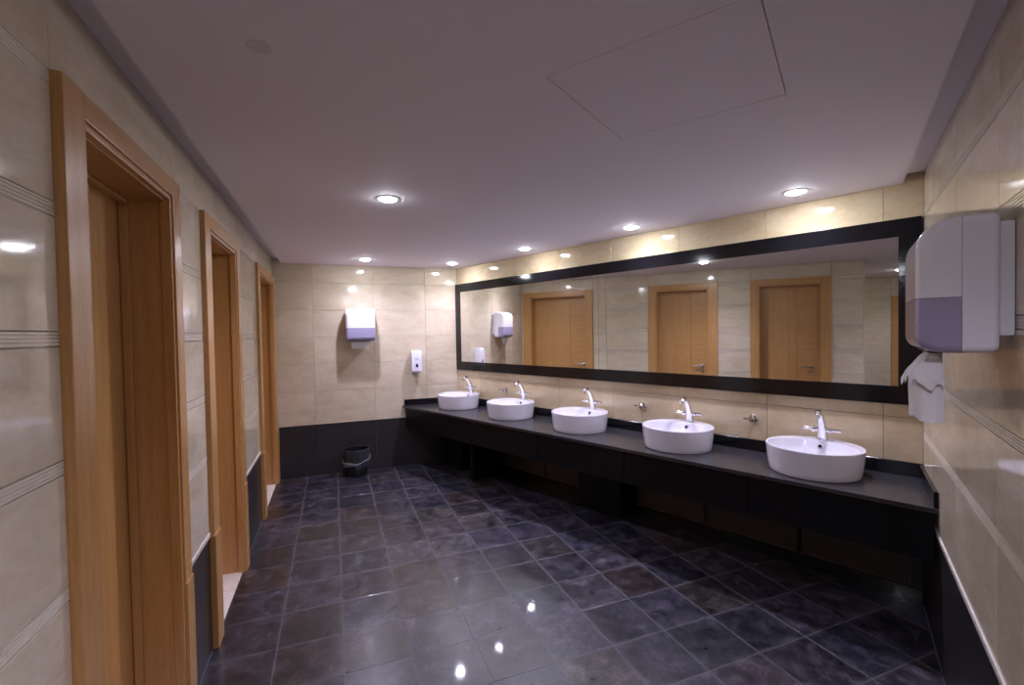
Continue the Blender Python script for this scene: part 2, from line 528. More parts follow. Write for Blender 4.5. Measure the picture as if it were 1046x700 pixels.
def make_door(idx, d, frame_loc, ang, label, hand_side=1, handle=True, top=DTOP, tin=DIN):
    """door in a deep wood-lined reveal; local x along wall, y into the room, mid opening at x=0"""
    o0, o1, i0, i1 = d
    mid = (i0 + i1) / 2
    root = thing('door_%d' % idx, label, 'door', frame_loc(mid), ang, kind='structure')
    hw = (i1 - i0) / 2
    near, far = o0 - mid, o1 - mid          # wall coordinate runs against local x
    def casing(xa, xb):
        bm = bmesh.new(); box(bm, xa, xb, -0.004, 0.024, 0, top); bev(bm, 0.004, 2)
        obj('casing', bm, 'wood_v', root, smooth=True)
    casing(-far, -hw - 0.004); casing(hw + 0.004, -near)
    bm = bmesh.new(); box(bm, -hw - 0.004, hw + 0.004, -0.004, 0.0235, tin + 0.026, top); bev(bm, 0.004, 2)
    obj('casing_head', bm, 'wood_h', root, smooth=True)
    # bead around the opening
    for s in (-1, 1):
        bm = bmesh.new(); xa, xb = sorted((s * (hw - 0.012), s * (hw + 0.004)))
        box(bm, xa, xb, -0.02, 0.016, 0, tin + 0.006); bev(bm, 0.003, 2)
        obj('bead', bm, 'wood_v', root, smooth=True)
    bm = bmesh.new(); box(bm, -hw - 0.004, hw + 0.004, -0.02, 0.016, tin + 0.006, tin + 0.026); bev(bm, 0.003, 2)
    obj('bead_head', bm, 'wood_h', root, smooth=True)
    # plinth blocks up to the dado rail
    if idx < 4:
        for xa, xb in ((-far - 0.0, -hw - 0.006), (hw + 0.006, -near + 0.0)):
            bm = bmesh.new(); box(bm, xa - 0.004 * (xa < 0), xb + 0.004 * (xb > 0), 0.0, 0.029, 0, DADO + 0.004); bev(bm, 0.004, 2)
            obj('plinth_block', bm, 'wood_v', root, smooth=True)
    # reveal lining
    for s in (-1, 1):
        bm = bmesh.new(); xa, xb = sorted((s * hw, s * (hw + 0.018)))
        box(bm, xa, xb, -LD - 0.03, -0.004, 0, tin + 0.018)
        obj('jamb', bm, 'wood_v', root)
        bm = bmesh.new(); xa, xb = sorted((s * (hw - 0.016), s * hw))
        box(bm, xa, xb, -LD + 0.002, -LD + 0.03, 0, tin - 0.001); bev(bm, 0.002, 1)
        obj('door_stop', bm, 'wood_v', root)
    bm = bmesh.new(); box(bm, -hw, hw, -LD - 0.03, -0.004, tin, tin + 0.018)
    obj('head_jamb', bm, 'wood_h', root)
    bm = bmesh.new(); box(bm, -hw + 0.016, hw - 0.016, -LD + 0.002, -LD + 0.03, tin - 0.018, tin - 0.001); bev(bm, 0.002, 1)
    obj('door_stop', bm, 'wood_h', root)
    # leaf : two thirds vertical grain, one third cross grain on the lock side
    split = -hw + 2 * hw * 0.662
    bm = bmesh.new(); box(bm, -hw + 0.004, split - 0.001, -LD - 0.04, -LD, 0.008, tin - 0.004); bev(bm, 0.0015, 1)
    leaf = obj('leaf', bm, 'wood_leaf', root)
    bm = bmesh.new(); box(bm, split + 0.001, hw - 0.004, -LD - 0.04, -LD, 0.008, tin - 0.004); bev(bm, 0.0015, 1)
    obj('lock_stile', bm, 'wood_band', leaf, label='cross-grained veneer strip on lock side')
    # lever handle
    if handle:
        hx, hz = hw - 0.085, 1.075
        bm = bmesh.new()
        lathe(bm, [(0.026, 0), (0.026, 0.006), (0.022, 0.009), (0.010, 0.010), (0.010, 0.045)], 20)
        bmesh.ops.rotate(bm, cent=(0, 0, 0), matrix=Matrix.Rotation(-PI / 2, 3, 'X'), verts=bm.verts)
        bmesh.ops.translate(bm, vec=(hx, -LD, hz), verts=bm.verts)
        tube(bm, [(hx + 0.008, -LD + 0.045, hz), (hx, -LD + 0.05, hz), (hx - 0.04, -LD + 0.052, hz + 0.002), (hx - 0.12, -LD + 0.05, hz - 0.004)],
             [0.009, 0.0105, 0.0095, 0.008], 12, up=Vector((0, 0, 1)))
        obj('lever_handle', bm, 'steel', leaf, smooth=True, label='metal lever handle')
        bm = bmesh.new()
        lathe(bm, [(0.022, 0), (0.022, 0.006), (0.018, 0.009)], 20)
        bmesh.ops.rotate(bm, cent=(0, 0, 0), matrix=Matrix.Rotation(-PI / 2, 3, 'X'), verts=bm.verts)
        bmesh.ops.translate(bm, vec=(hx, -LD, hz - 0.075), verts=bm.verts)
        obj('lock_rose', bm, 'steel', leaf, smooth=True)
    # pale threshold slab
    bm = bmesh.new(); box(bm, -hw - 0.015, hw + 0.015, -LD - 0.03, 0.0, -0.02, 0.006); bev(bm, 0.002, 1)
    obj('threshold', bm, 'pale_marble', root, label='pale marble threshold slab')
    return root

fl = lambda m: (XL, m, 0)
make_door(1, DOORS[0], fl, -PI / 2, 'wooden door in deep casing nearest the camera on left wall')
make_door(2, DOORS[1], fl, -PI / 2, 'wooden door in deep casing, the middle one on left wall')
make_door(3, DOORS[2], fl, -PI / 2, 'wooden door in wide casing next to the back wall corner')

# ---- back wall
bm = bmesh.new(); box(bm, -(BS.x + 0.12), -(XL - 0.0), -0.15, -TT, -0.02, ZC2 + 0.05)
wb = wallroot('wall_back', bm, (0, YB, 0), PI, 'beige marble tiled back wall with dark stone dado')
tiled(wb, -BS.x, -XL, [0.21, -0.455, -1.07], RAIL, ZC2)
dado_run(wb, -BS.x, -XL, [0.21, -0.455, -1.07], 'marble', 0.001)

# ---- sink wall (right)
bm = bmesh.new(); box(bm, -0.12, LEN_S + 0.06, -0.15, -TT, -0.02, ZC2 + 0.05)
ws = wallroot('wall_right', bm, (SR.x, SR.y, 0), ANG_S, 'beige marble tiled wall behind the row of basins')
sj = [0.18, 0.82, 1.46, 2.10, 2.74, 3.38, 4.02]
MB, MT_ = 1.143, 2.215
xs = [0] + sj + [LEN_S]
for u, v in zip(xs, xs[1:]):
    tile(ws, u, v, 0.70, 1.065, 'marble_warm'); tile(ws, u, v, 1.065, MB + 0.05, 'marble_warm')
    tile(ws, u, v, MT_ - 0.05, ZC2, 'marble_warm')
# brown stone panels under the counter with dark skirting
for u, v in ((0.05, 0.626), (0.626, 1.26), (1.26, 1.88), (2.38, 2.95), (2.95, 3.60)):
    tile(ws, u + 0.014, v - 0.014, 0.09, 0.70, 'brown_stone', 'stone_panel')
    tile(ws, v - 0.014, v + 0.014, 0.09, 0.70, 'granite', 'stone_panel')
tile(ws, 0.0, 0.062, 0.09, 0.70, 'granite', 'stone_panel'); tile(ws, 3.60, LEN_S, 0.09, 0.70, 'granite', 'stone_panel'); tile(ws, 1.88, 2.38, 0.09, 0.70, 'granite', 'stone_panel')
bm = bmesh.new(); slab_y(bm, 0, LEN_S, 0, 0.085, -TT, 0.004)
obj('skirting', bm, 'granite', ws)

# ---- near right wall
bm = bmesh.new(); box(bm, 1.15, T_SR + 0.12, -0.15, -TT, -0.02, ZC2 + 0.05)
wr = wallroot('wall_near', bm, (footR.x, footR.y, 0), ANG_R, 'beige marble tiled wall beside the towel dispenser at right')
rj = [T_SR - 0.30 - 0.64 * k for k in range(5)]
tiled(wr, 1.15, T_SR, rj, RAIL, ZC2, True)
dado_run(wr, 1.15, T_SR, rj)

# ---- walls behind the camera
bm = bmesh.new(); box(bm, -1.4 - 0.1, RE.y + 0.0, -0.12, 0.0, -0.02, ZC2 + 0.05)
o = obj('wall_entry_right', bm, 'marble', loc=(RE.x, 0, 0), rot=(0, 0, PI / 2))
tag(o, 'beige marble wall of the entry behind the camera', 'wall', kind='structure')
bm = bmesh.new(); box(bm, XC - 0.1, RE.x, -0.12, 0, -0.02, ZC2 + 0.05)
o = obj('wall_rear', bm, 'marble', loc=(0, YR, 0)); tag(o, 'beige marble rear wall closing the entry corridor', 'wall', kind='structure')
bm = bmesh.new(); box(bm, XC, XL - 0.20, YE, YE + 0.12, -0.02, ZC2 + 0.05)
o = obj('wall_corridor_side', bm, 'marble'); tag(o, 'beige marble corridor side wall beyond left wall end', 'wall', kind='structure')
bm = bmesh.new(); box(bm, XL - 0.20, XL, YE - 0.012, YE - 0.0005, 0, ZC2)
o = obj('wall_left_end', bm, 'marble'); tag(o, 'beige marble end face of the left wall', 'wall', kind='structure')
bm = bmesh.new()
for xa, xb, za in ((-1.2, -0.08, -0.02), (0.92, 1.6, -0.02), (-0.08, 0.92, 2.02)):
    box(bm, xa, xb, -0.22, -TT, za, ZC2 + 0.05)
wc = wallroot('wall_corridor_end', bm, (XC, 0, 0), -PI / 2, 'beige marble wall at the corridor end seen in the mirror')
tiled(wc, -YE, -0.16, [-0.75, -0.11], RAIL, ZC); dado_run(wc, -YE, -0.16)
tiled(wc, 1.0, 1.4, [], RAIL, ZC); dado_run(wc, 1.0, 1.4); tile(wc, -0.16, 1.0, 2.10, ZC)
make_door(4, (-1.0, 0.16, -0.9, 0.06), lambda m: (XC, m, 0), -PI / 2, 'wooden door at the corridor end reflected at mirror edge', top=2.10, tin=2.0)

# ---- ceiling with shadow gaps, hatch and lamp holes
LIGHTS = [(0.325, 2.869), (0.341, 5.232), (1.310, 5.271), (1.763, 4.174), (2.218, 3.078), (2.617, 1.990)]
REAR = [(-2.10, 0.35), (0.30, 0.00)]  # corridor lamp, then an invented entry lamp added to brighten the right towel dispenser
LR = 0.056
ax = Vector((0.8387, 0.5446)); ay = Vector((-0.5446, 0.8387)); hc = Vector((1.077, 1.263)); hh = 0.305
gapB, gapS, gap = 0.008, 0.006, 0.089
def isect(n1, c1, n2, c2):
    det = n1[0] * n2[1] - n1[1] * n2[0]
    return ((c1 * n2[1] - n1[1] * c2) / det, (n1[0] * c2 - c1 * n2[0]) / det)
pLB = (XL + gap, YB - gapB)
pBS = isect((0, 1), YB - gapB, tuple(nS), dS - gapS)
pSR = isect(tuple(nS), dS - gapS, tuple(nR), 0.3553 - gap)
pRE = isect(tuple(nR), 0.3553 - gap, (1, 0), RE.x)
outer = [pLB, (XL + gap, YE), (XC, YE), (XC, YR), (RE.x, YR), pRE, pSR, pBS]
bm = bmesh.new()
def loop_edges(pts, z):
    vs = [bm.verts.new((x, y, z)) for x, y in pts]
    return [bm.edges.new((vs[i], vs[(i + 1) % len(vs)])) for i in range(len(vs))]
es = loop_edges(outer, ZC)
hatch = [tuple(hc + ax * hh * sx + ay * hh * sy) for sx, sy in ((-1, -1), (1, -1), (1, 1), (-1, 1))]
es += loop_edges(hatch, ZC)
for (x, y) in LIGHTS + REAR:
    es += loop_edges([(x + LR * math.cos(2 * PI * k / 24), y + LR * math.sin(2 * PI * k / 24)) for k in range(24)], ZC)
bmesh.ops.triangle_fill(bm, use_beauty=True, use_dissolve=False, edges=es)
r = bmesh.ops.extrude_face_region(bm, geom=bm.faces[:])
bmesh.ops.translate(bm, vec=(0, 0, 0.03), verts=[v for v in r['geom'] if isinstance(v, bmesh.types.BMVert)])
ceil = obj('ceiling', bm, 'ceiling'); tag(ceil, 'dropped off-white plaster ceiling with recessed lamps', 'ceiling', kind='structure')
bm = bmesh.new()
prism(bm, [(XC - 0.1, YR - 0.1), (RE.x + 0.1, YR - 0.1), (SR.x + 0.3, SR.y - 0.2), (BS.x + 0.3, YB + 0.15), (XL - 0.2, YB + 0.15), (XL - 0.2, YE + 0.1), (XC - 0.1, YE + 0.1)], ZC2 + 0.05, ZC2 + 0.10)
bmu = obj('upper_soffit', bm, 'ceiling', ceil)
for nm, pl in (('gap_soffit', [(XL - 0.01, YE), (XL + 0.14, YE), (XL + 0.14, YB), (XL - 0.01, YB)]),
               ('gap_soffit', [tuple(RE), tuple(SR), tuple(SR - nR * 0.16), tuple(RE - nR * 0.16)])):
    bm = bmesh.new(); prism(bm, pl, ZC2 - 0.004, ZC2 + 0.006)
    obj(nm, bm, 'ceiling', ceil)
bm = bmesh.new()
prism(bm, [tuple(hc + ax * (hh - 0.003) * sx + ay * (hh - 0.003) * sy) for sx, sy in ((-1, -1), (1, -1), (1, 1), (-1, 1))], ZC + 0.0005, ZC + 0.02)
obj('access_hatch', bm, 'ceiling', ceil, label='square flush access hatch with thin dark joint')
bm = bmesh.new(); lathe(bm, [(0.03, ZC - 0.002), (0.034, ZC), (0.034, ZC + 0.002)], 20, cx=-0.174, cy=1.482)
o = obj('cover_plate', bm, simple('cover_plate_grey', (0.66, 0.61, 0.61), 0.6), ceil, label='small round flush cover plate')

# ------------------------------------------------------------------ downlights
ltext = ['large bright round ceiling downlight in the open middle of the room',
         'round ceiling downlight above the wall-mounted towel dispenser on back wall',
         'round ceiling downlight above the basin nearest the back wall corner',
         'round ceiling downlight of the mirror row, second from the back wall',
         'round ceiling downlight of the mirror row, third from the back wall',
         'round ceiling downlight of the mirror row, nearest the right wall',
         'round ceiling downlight in front of the corridor end wall, seen through mirror',
         'invented ceiling downlight over the entry, out of frame, lighting the right towel dispenser']
def downlight(x, y, label, power):
    t = thing('ceiling_downlight', label, 'downlight', (x, y, ZC), 0, 'recessed ceiling downlights')
    bm = bmesh.new()
    prof = [(LR - 0.004, 0.001), (LR + 0.010, -0.0005), (LR + 0.012, -0.003), (LR - 0.002, -0.005), (LR - 0.004, 0.001)]
    lp = [[(r * math.cos(2 * PI * k / 32), r * math.sin(2 * PI * k / 32), z) for k in range(32)] for r, z in prof]
    rings(bm, lp, False, False); bmesh.ops.remove_doubles(bm, verts=bm.verts, dist=1e-5)
    obj('trim_ring', bm, 'trim_white', t, smooth=True)
    bm = bmesh.new()
    prof = [(LR - 0.003, 0.0), (LR - 0.006, 0.025), (LR - 0.012, 0.034)]
    rings(bm, [[(r * math.cos(2 * PI * k / 32), r * math.sin(2 * PI * k / 32), z) for k in range(32)] for r, z in prof], False, True)
    obj('reflector', bm, 'lamp_can', t, smooth=True)
    bm = bmesh.new()
    lathe(bm, [(0.012, -0.016), (0.030, -0.013), (0.042, -0.005), (0.047, 0.004), (0.047, 0.020), (0.030, 0.026)], 24)
    obj('lamp', bm, 'glow', t, smooth=True)
    ld = bpy.data.lights.new('downlight_beam', 'SPOT')
    ld.energy = power; ld.color = LIGHT_COL
    ld.spot_size = math.radians(138); ld.spot_blend = 1.0; ld.shadow_soft_size = 0.02
    lo = bpy.data.objects.new('downlight_beam', ld); C.objects.link(lo)
    lo.parent = t; lo.location = (0, 0, -0.024)
for k, ((x, y), lb) in enumerate(zip(LIGHTS + REAR, ltext)):
    downlight(x, y, lb, MID_W if k == 0 else LIGHT_W if k < 6 else REAR_W[k - 6])

# ------------------------------------------------------------------ mirror
mr = thing('wall_mirror', 'long wall mirror in wide black granite frame above the basins', 'mirror', (SR.x, SR.y, 0), ANG_S)
FW = 0.108
ym, yf = 0.002, 0.026
x0, x1 = 0.004, LEN_S - 0.006
def fr(name, a, b, z0, z1):
    bm = bmesh.new(); box(bm, a, b, ym, yf, z0, z1); bev(bm, 0.0025, 2)
    obj(name, bm, 'granite', mr, smooth=True)
third = [x0, 1.50, 2.99, x1]
for a, b in zip(third, third[1:]):
    fr('frame_rail', a + 0.0008, b - 0.0008, MT_ - FW + 0.006, MT_)
    fr('frame_rail', a + 0.0008, b - 0.0008, MB, MB + 0.106)
fr('frame_stile', x0, x0 + FW - 0.004, MB + 0.1065, MT_ - FW + 0.0055)
fr('frame_stile', x1 - FW + 0.008, x1, MB + 0.1065, MT_ - FW + 0.0055)
xj = 2.568 - 0.335
for a, b in ((x0 + 0.09, xj - 0.001), (xj + 0.001, x1 - 0.09)):
    bm = bmesh.new(); box(bm, a, b, 0.003, 0.021, MB + 0.09, MT_ - FW + 0.03)
    for f in bm.faces: f.material_index = 0 if abs(f.normal.y) > 0.5 else 1
    bm.normal_update()
    for f in bm.faces: f.material_index = 0 if abs(f.normal.y) > 0.5 else 1
    me = mesh_of(bm, 'mirror_pane'); me.materials.append(MAT['mirror']); me.materials.append(MAT['mirror_edge'])
    obj('mirror_pane', me, None, mr)

# ------------------------------------------------------------------ counter (local frame of the sink wall)
ZT = 0.730
def slab_top(name, bm, label):
    o = obj(name, bm, 'granite', loc=(SR.x, SR.y, 0), rot=(0, 0, ANG_S))
    return tag(o, label, 'upstand')
ct = thing('vanity_counter', 'long black granite vanity counter with apron running under the mirror', 'counter', (SR.x, SR.y, 0), ANG_S)
def front(x):                     # distance of the front edge from the wall
    return 0.552 + (0.655 - 0.552) * x / LEN_S
# wall lines in local coordinates
iv = Matrix.Rotation(-ANG_S, 2)
dr_loc = iv @ (-dirR); XR_K = dr_loc.x / dr_loc.y
db_loc = iv @ Vector((-1, 0)); XB_K = db_loc.x / db_loc.y
def xR(y, g=0.002): return g + XR_K * y
def xB(y, g=0.002): return LEN_S - g + XB_K * y
bm = bmesh.new()
f0, f1 = front(0), front(LEN_S)
prism(bm, [(xR(0.002), 0.002), (xB(0.002), 0.002), (xB(f1), f1), (xR(f0), f0)], ZT - 0.025, ZT)
bev(bm, 0.003, 2)
obj('worktop', bm, 'granite_top_lit', ct, smooth=True)
bm = bmesh.new(); prism(bm, [(xR(0.002), 0.002), (xB(0.002), 0.002), (xB(0.020), 0.020), (xR(0.020), 0.020)], ZT, 0.811); bev(bm, 0.002, 1)
slab_top('backsplash', bm, 'low black granite upstand along the wall behind the basins')
bm = bmesh.new(); prism(bm, [(xR(0.0205), 0.0205), (xR(0.0205) + 0.018, 0.0205), (xR(f0 - 0.01) + 0.018, f0 - 0.01), (xR(f0 - 0.01), f0 - 0.01)], ZT, 0.808); bev(bm, 0.002, 1)
slab_top('side_splash', bm, 'short black granite upstand at counter end on right wall')
bm = bmesh.new(); prism(bm, [(xB(0.0205) - 0.018, 0.0205), (xB(0.0205), 0.0205), (xB(f1 - 0.02), f1 - 0.02), (xB(f1 - 0.02) - 0.018, f1 - 0.02)], ZT, 0.803); bev(bm, 0.002, 1)
slab_top('side_splash', bm, 'short black granite upstand at counter end on back wall')
# apron panels along the front, set back a little
ap = [xR(f0 - 0.052, 0.009), 0.75, 1.62, 2.50, 3.42, xB(f1 - 0.052, 0.006)]
for k, (a, b) in enumerate(zip(ap, ap[1:])):
    fa, fb = front(a) - 0.03, front(b) - 0.03
    bm = bmesh.new()
    prism(bm, [(a + 0.0015, fa - 0.02), (b - 0.0015, fb - 0.02), (b - 0.0015, fb), (a + 0.0015, fa)], 0.46, ZT - 0.0255)
    bev(bm, 0.002, 1)
    obj('apron_panel', bm, 'granite_honed', ct)
# black supports between wall and apron
for sx, wd, dp in ((2.13, 0.44, 0.20), (3.62, 0.05, 0.45), (4.15, 0.30, 0.30)):
    bm = bmesh.new(); box(bm, sx - wd / 2, sx + wd / 2, 0.006, dp, 0.0, ZT - 0.0255); bev(bm, 0.003, 1)
    obj('support_slab', bm, 'granite_honed', ct)

# ------------------------------------------------------------------ basins and taps
def S_pt(t, s): return SR + dirS * t - nS * s
RX, RY, HB = 0.255, 0.241, 0.159
def ell(rx, ry, dy, z, n=56):
    return [(rx * math.cos(2 * PI * k / n), dy + ry * math.sin(2 * PI * k / n), z) for k in range(n)]
def make_basin(loc, label):
    t = thing('vessel_basin', label, 'basin', loc, ANG_S, 'white vessel basins on the counter')
    bm = bmesh.new()
    b = 0.926
    lp = [ell(RX * b * .97, RY * b * .97, 0, 0.0), ell(RX * b, RY * b, 0, 0.004), ell(RX * (b + .02), RY * (b + .02), 0, 0.03),
          ell(RX * .985, RY * .985, 0, 0.10), ell(RX * .999, RY * .999, 0, HB - 0.006), ell(RX * 1.0, RY * 1.0, 0, HB - 0.003),
          ell(RX * .992, RY * .992, 0, HB), ell(RX * .965, RY * .962, 0.0, HB), ell(RX * .957, RY * .93, 0.006, HB - 0.001),
          ell(RX * .945, RY * .80, 0.034, HB - 0.002), ell(RX * .935, RY * .785, 0.036, HB - 0.014),
          ell(RX * .90, RY * .75, 0.037, HB - 0.05), ell(RX * .80, RY * .66, 0.037, HB - 0.09),
          ell(RX * .55, RY * .45, 0.037, HB - 0.115), ell(RX * .12, RY * .12, 0.037, HB - 0.125)]
    rings(bm, lp, True, True)
    obj('bowl', bm, 'ceramic', t, smooth=True, angle=50)
    bm = bmesh.new(); lathe(bm, [(0.026, HB - 0.1245), (0.026, HB - 0.121), (0.018, HB - 0.119), (0.0, HB - 0.118)][:3], 20, cy=0.037)
    obj('drain', bm, 'chrome', t, smooth=True)
    # overflow ring on the inner rear wall
    bm = bmesh.new()
    lp = [[(r * math.cos(2 * PI * k / 20), r * math.sin(2 * PI * k / 20), z) for k in range(20)] for r, z in ((0.010, 0.0), (0.0105, 0.005), (0.015, 0.007), (0.019, 0.003), (0.019, -0.006))]
    rings(bm, lp, False, False)
    ov = obj('overflow_ring', bm, 'chrome', t, loc=(0, 0.036 - RY * 0.765, HB - 0.034), rot=(-PI / 2 + 0.15, 0, 0), smooth=True)
    bm = bmesh.new(); lathe(bm, [(0.0105, 0.0), (0.0105, 0.002)], 16)
    obj('overflow_hole', bm, 'hole', ov)
    return t
def make_tap(loc, label):
    t = thing('basin_tap', label, 'tap', loc, ANG_S, 'chrome taps on the basins')
    bm = bmesh.new()
    lathe(bm, [(0.033, 0.0), (0.033, 0.006), (0.029, 0.010)], 24)
    obj('base_ring', bm, 'chrome', t, smooth=True)
    bm = bmesh.new()
    tube(bm, [(0, 0, 0.008), (0, 0.001, 0.03), (0, 0.007, 0.065), (0, 0.020, 0.105), (0, 0.040, 0.143), (0, 0.063, 0.170), (0, 0.086, 0.183), (0, 0.107, 0.180), (0, 0.120, 0.165)],
         [(0.029, 0.027), (0.0285, 0.026), (0.0265, 0.024), (0.0235, 0.021), (0.0205, 0.0185), (0.019, 0.0175), (0.0185, 0.0175), (0.0185, 0.0175), (0.019, 0.018)], 20)
    obj('spout', bm, 'chrome', t, smooth=True, angle=60)
    bm = bmesh.new(); tube(bm, [(0, 0.119, 0.166), (0, 0.1255, 0.151)], [0.0150, 0.0140], 16)
    obj('aerator', bm, 'steel', t, smooth=True)
    for s in (-1, 1):
        bm = bmesh.new()
        tube(bm, [(s * 0.016, 0.004, 0.062), (s * 0.034, 0.004, 0.062), (s * 0.037, 0.004, 0.062), (s * 0.052, 0.004, 0.062), (s * 0.055, 0.004, 0.062)],
             [0.013, 0.013, 0.018, 0.018, 0.013], 18, up=Vector((0, 0, 1)))
        h_ = obj('handle', bm, 'chrome', t, smooth=True)
        bm = bmesh.new()
        tube(bm, [(s * 0.050, 0.004, 0.062), (s * 0.066, 0.006, 0.064), (s * 0.090, 0.010, 0.066), (s * 0.106, 0.014, 0.066)], [(0.010, 0.010), (0.0095, 0.0095), (0.0115, 0.010), (0.0095, 0.0085)], 14, up=Vector((0, 0, 1)))
        obj('lever', bm, 'chrome', h_, smooth=True)
    return t
BT = [4.418, 3.512, 2.606, 1.682, 0.808]
ords = ['nearest the back wall corner', 'second from the back wall', 'middle one of the five', 'second from the towel dispenser wall', 'nearest the towel dispenser wall at right']
b0 = t0 = None
for bt, od in zip(BT, ords):
    q = S_pt(bt - 0.335, 0.268); lb = 'white round vessel basin on black counter, ' + od
    if b0 is None: b0 = make_basin((q.x, q.y, ZT), lb)
    else: dup(b0, (q.x, q.y, ZT), ANG_S, lb)
    q = S_pt(bt - 0.335, 0.072); lb = 'chrome two-lever tap on the white basin ' + od
    zt = ZT + HB + 0.0002
    if t0 is None: t0 = make_tap((q.x, q.y, zt), lb)
    else: dup(t0, (q.x, q.y, zt), ANG_S, lb)
# small wall valves
def make_valve(loc, label):
    t = thing('wall_valve', label, 'valve', loc, ANG_S, 'small chrome wall valves')
    R_ = Matrix.Rotation(-PI / 2, 3, 'X')
    bm = bmesh.new(); lathe(bm, [(0.030, 0.0), (0.030, 0.004), (0.024, 0.010), (0.012, 0.012)], 24)
    bmesh.ops.rotate(bm, cent=(0, 0, 0), matrix=R_, verts=bm.verts); obj('escutcheon', bm, 'chrome', t, smooth=True)
    bm = bmesh.new(); lathe(bm, [(0.0105, 0.010), (0.0105, 0.036)], 16)
    bmesh.ops.rotate(bm, cent=(0, 0, 0), matrix=R_, verts=bm.verts); obj('stem', bm, 'chrome', t, smooth=True)
    bm = bmesh.new(); lathe(bm, [(0.014, 0.034), (0.020, 0.037), (0.021, 0.052), (0.017, 0.058), (0.006, 0.060)], 20)
    bmesh.ops.rotate(bm, cent=(0, 0, 0), matrix=R_, verts=bm.verts); k = obj('knob', bm, 'chrome', t, smooth=True)
    bm = bmesh.new(); tube(bm, [(0, 0.048, 0), (0.02, 0.054, 0.001), (0.046, 0.062, 0.0)], [0.006, 0.0065, 0.008], 12, up=Vector((0, 0, 1)))
    obj('lever', bm, 'chrome', k, smooth=True)
    return t
vl = ['small chrome wall valve between the two basins closest to back wall', 'small chrome wall valve left of the fourth basin from the back wall', 'small chrome wall valve between the two basins closest to right wall']
v0 = None
for tv, lb in zip((3.876, 2.131, 1.243), vl):
    q = S_pt(tv - 0.335, 0.0)
    if v0 is None: v0 = make_valve((q.x, q.y, 0.960), lb)
    else: dup(v0, (q.x, q.y, 0.960), ANG_S, lb)

# ------------------------------------------------------------------ towel dispensers
def side_extrude(bm, prof, hw, bevel=0.014, seg=4):
    a = [bm.verts.new((-hw, y, z)) for y, z in prof]; b = [bm.verts.new((hw, y, z)) for y, z in prof]
    n = len(prof)
    fa = bm.faces.new(a[::-1]); fb = bm.faces.new(b)
    for i in range(n):
        j = (i + 1) % n; bm.faces.new((a[i], a[j], b[j], b[i]))
    return fa, fb
def arc(cy, cz, r, a0, a1, n):
    return [(cy + r * math.cos(math.radians(a0 + (a1 - a0) * k / n)), cz + r * math.sin(math.radians(a0 + (a1 - a0) * k / n))) for k in range(n + 1)]
def dispenser(loc, ang, label):
    t = thing('paper_towel_dispenser', label, 'towel dispenser', loc, ang, 'white paper towel dispensers')
    hw, H, D, Y1, SPL = 0.163, 0.370, 0.196, 0.104, 0.151
    bm = bmesh.new(); box(bm, -hw + 0.02, hw - 0.02, 0.0, 0.032, 0.045, 0.345); bev(bm, 0.006, 2)
    obj('wall_plate', bm, 'white_plastic', t, smooth=True)
    RC = 0.020
    def rect_xz(hx, z0, z1, r, y):      # rounded rectangle facing the room
        pts = []
        for cx, cz, a0 in ((hx - r, z1 - r, 0), (-hx + r, z1 - r, 90), (-hx + r, z0 + r, 180), (hx - r, z0 + r, 270)):
            pts += [(cx + r * math.cos(math.radians(a0 + 15 * k)), y, cz + r * math.sin(math.radians(a0 + 15 * k))) for k in range(7)]
        return pts
    bm = bmesh.new()
    rings(bm, [rect_xz(hw - 0.012, 0.012, H - 0.012, RC - 0.006, 0.030), rect_xz(hw - 0.004, 0.004, H - 0.004, RC - 0.002, 0.034),
               rect_xz(hw, 0, H, RC, 0.044), rect_xz(hw, 0, H, RC, Y1 - 0.0022), rect_xz(hw - 0.0015, 0.0015, H - 0.0015, RC, Y1 - 0.0006)])
    obj('rear_body', bm, 'white_plastic', t, smooth=True, angle=50)
    # front cover: plan outlines stacked over the height
    rt_, rb_ = 0.084, 0.045
    def halfw(z):
        d = max(0.0, z - (H - RC), RC - z)
        return hw - RC + math.sqrt(max(RC * RC - d * d, 0.0))
    def depth(z):
        if z > H - rt_: return D - rt_ + math.sqrt(max(rt_ ** 2 - (z - H + rt_) ** 2, 0))
        if z < rb_: return D - rb_ + math.sqrt(max(rb_ ** 2 - (rb_ - z) ** 2, 0))
        return D
    def outline(z):
        w_, d_ = halfw(z), max(depth(z), Y1 + 0.006); r = min(0.034, (d_ - Y1) * 0.85)
        pts = [(w_, Y1, z)]
        pts += [(w_ - r + r * math.cos(math.radians(10 * k)), d_ - r + r * math.sin(math.radians(10 * k)), z) for k in range(10)]
        pts += [(-w_ + r - r * math.sin(math.radians(10 * k)), d_ - r + r * math.cos(math.radians(10 * k)), z) for k in range(10)]
        return pts + [(-w_, Y1, z)]
    zu = [SPL, SPL + 0.04, H - rt_] + [H - rt_ + rt_ * math.sin(math.radians(9 * k)) for k in range(1, 10)] + [H - 0.0003]
    bm = bmesh.new(); rings(bm, [outline(z) for z in zu])
    obj('front_cover', bm, 'white_plastic', t, smooth=True, angle=50)
    zl = [0.0003] + [rb_ - rb_ * math.cos(math.radians(12 * k)) for k in range(1, 8)] + [0.09, SPL - 0.0014]
    bm = bmesh.new(); rings(bm, [outline(z) for z in zl])
    obj('level_window', bm, 'violet', t, smooth=True, angle=50, label='smoky violet plastic lower cover')
    bm = bmesh.new(); box(bm, -0.11, 0.11, 0.09, 0.165, -0.0025, 0.004)
    obj('paper_slot', bm, 'hole', t)
    return t
Z0 = 1.524
d_b = dispenser((0.296, YB, Z0 + 0.008), PI, 'white towel dispenser with violet window on back wall beside soap dispenser')
q = footR + dirR * 1.872
d_r = dispenser((q.x, q.y, Z0), ANG_R, 'large white towel dispenser with violet window on the right wall')

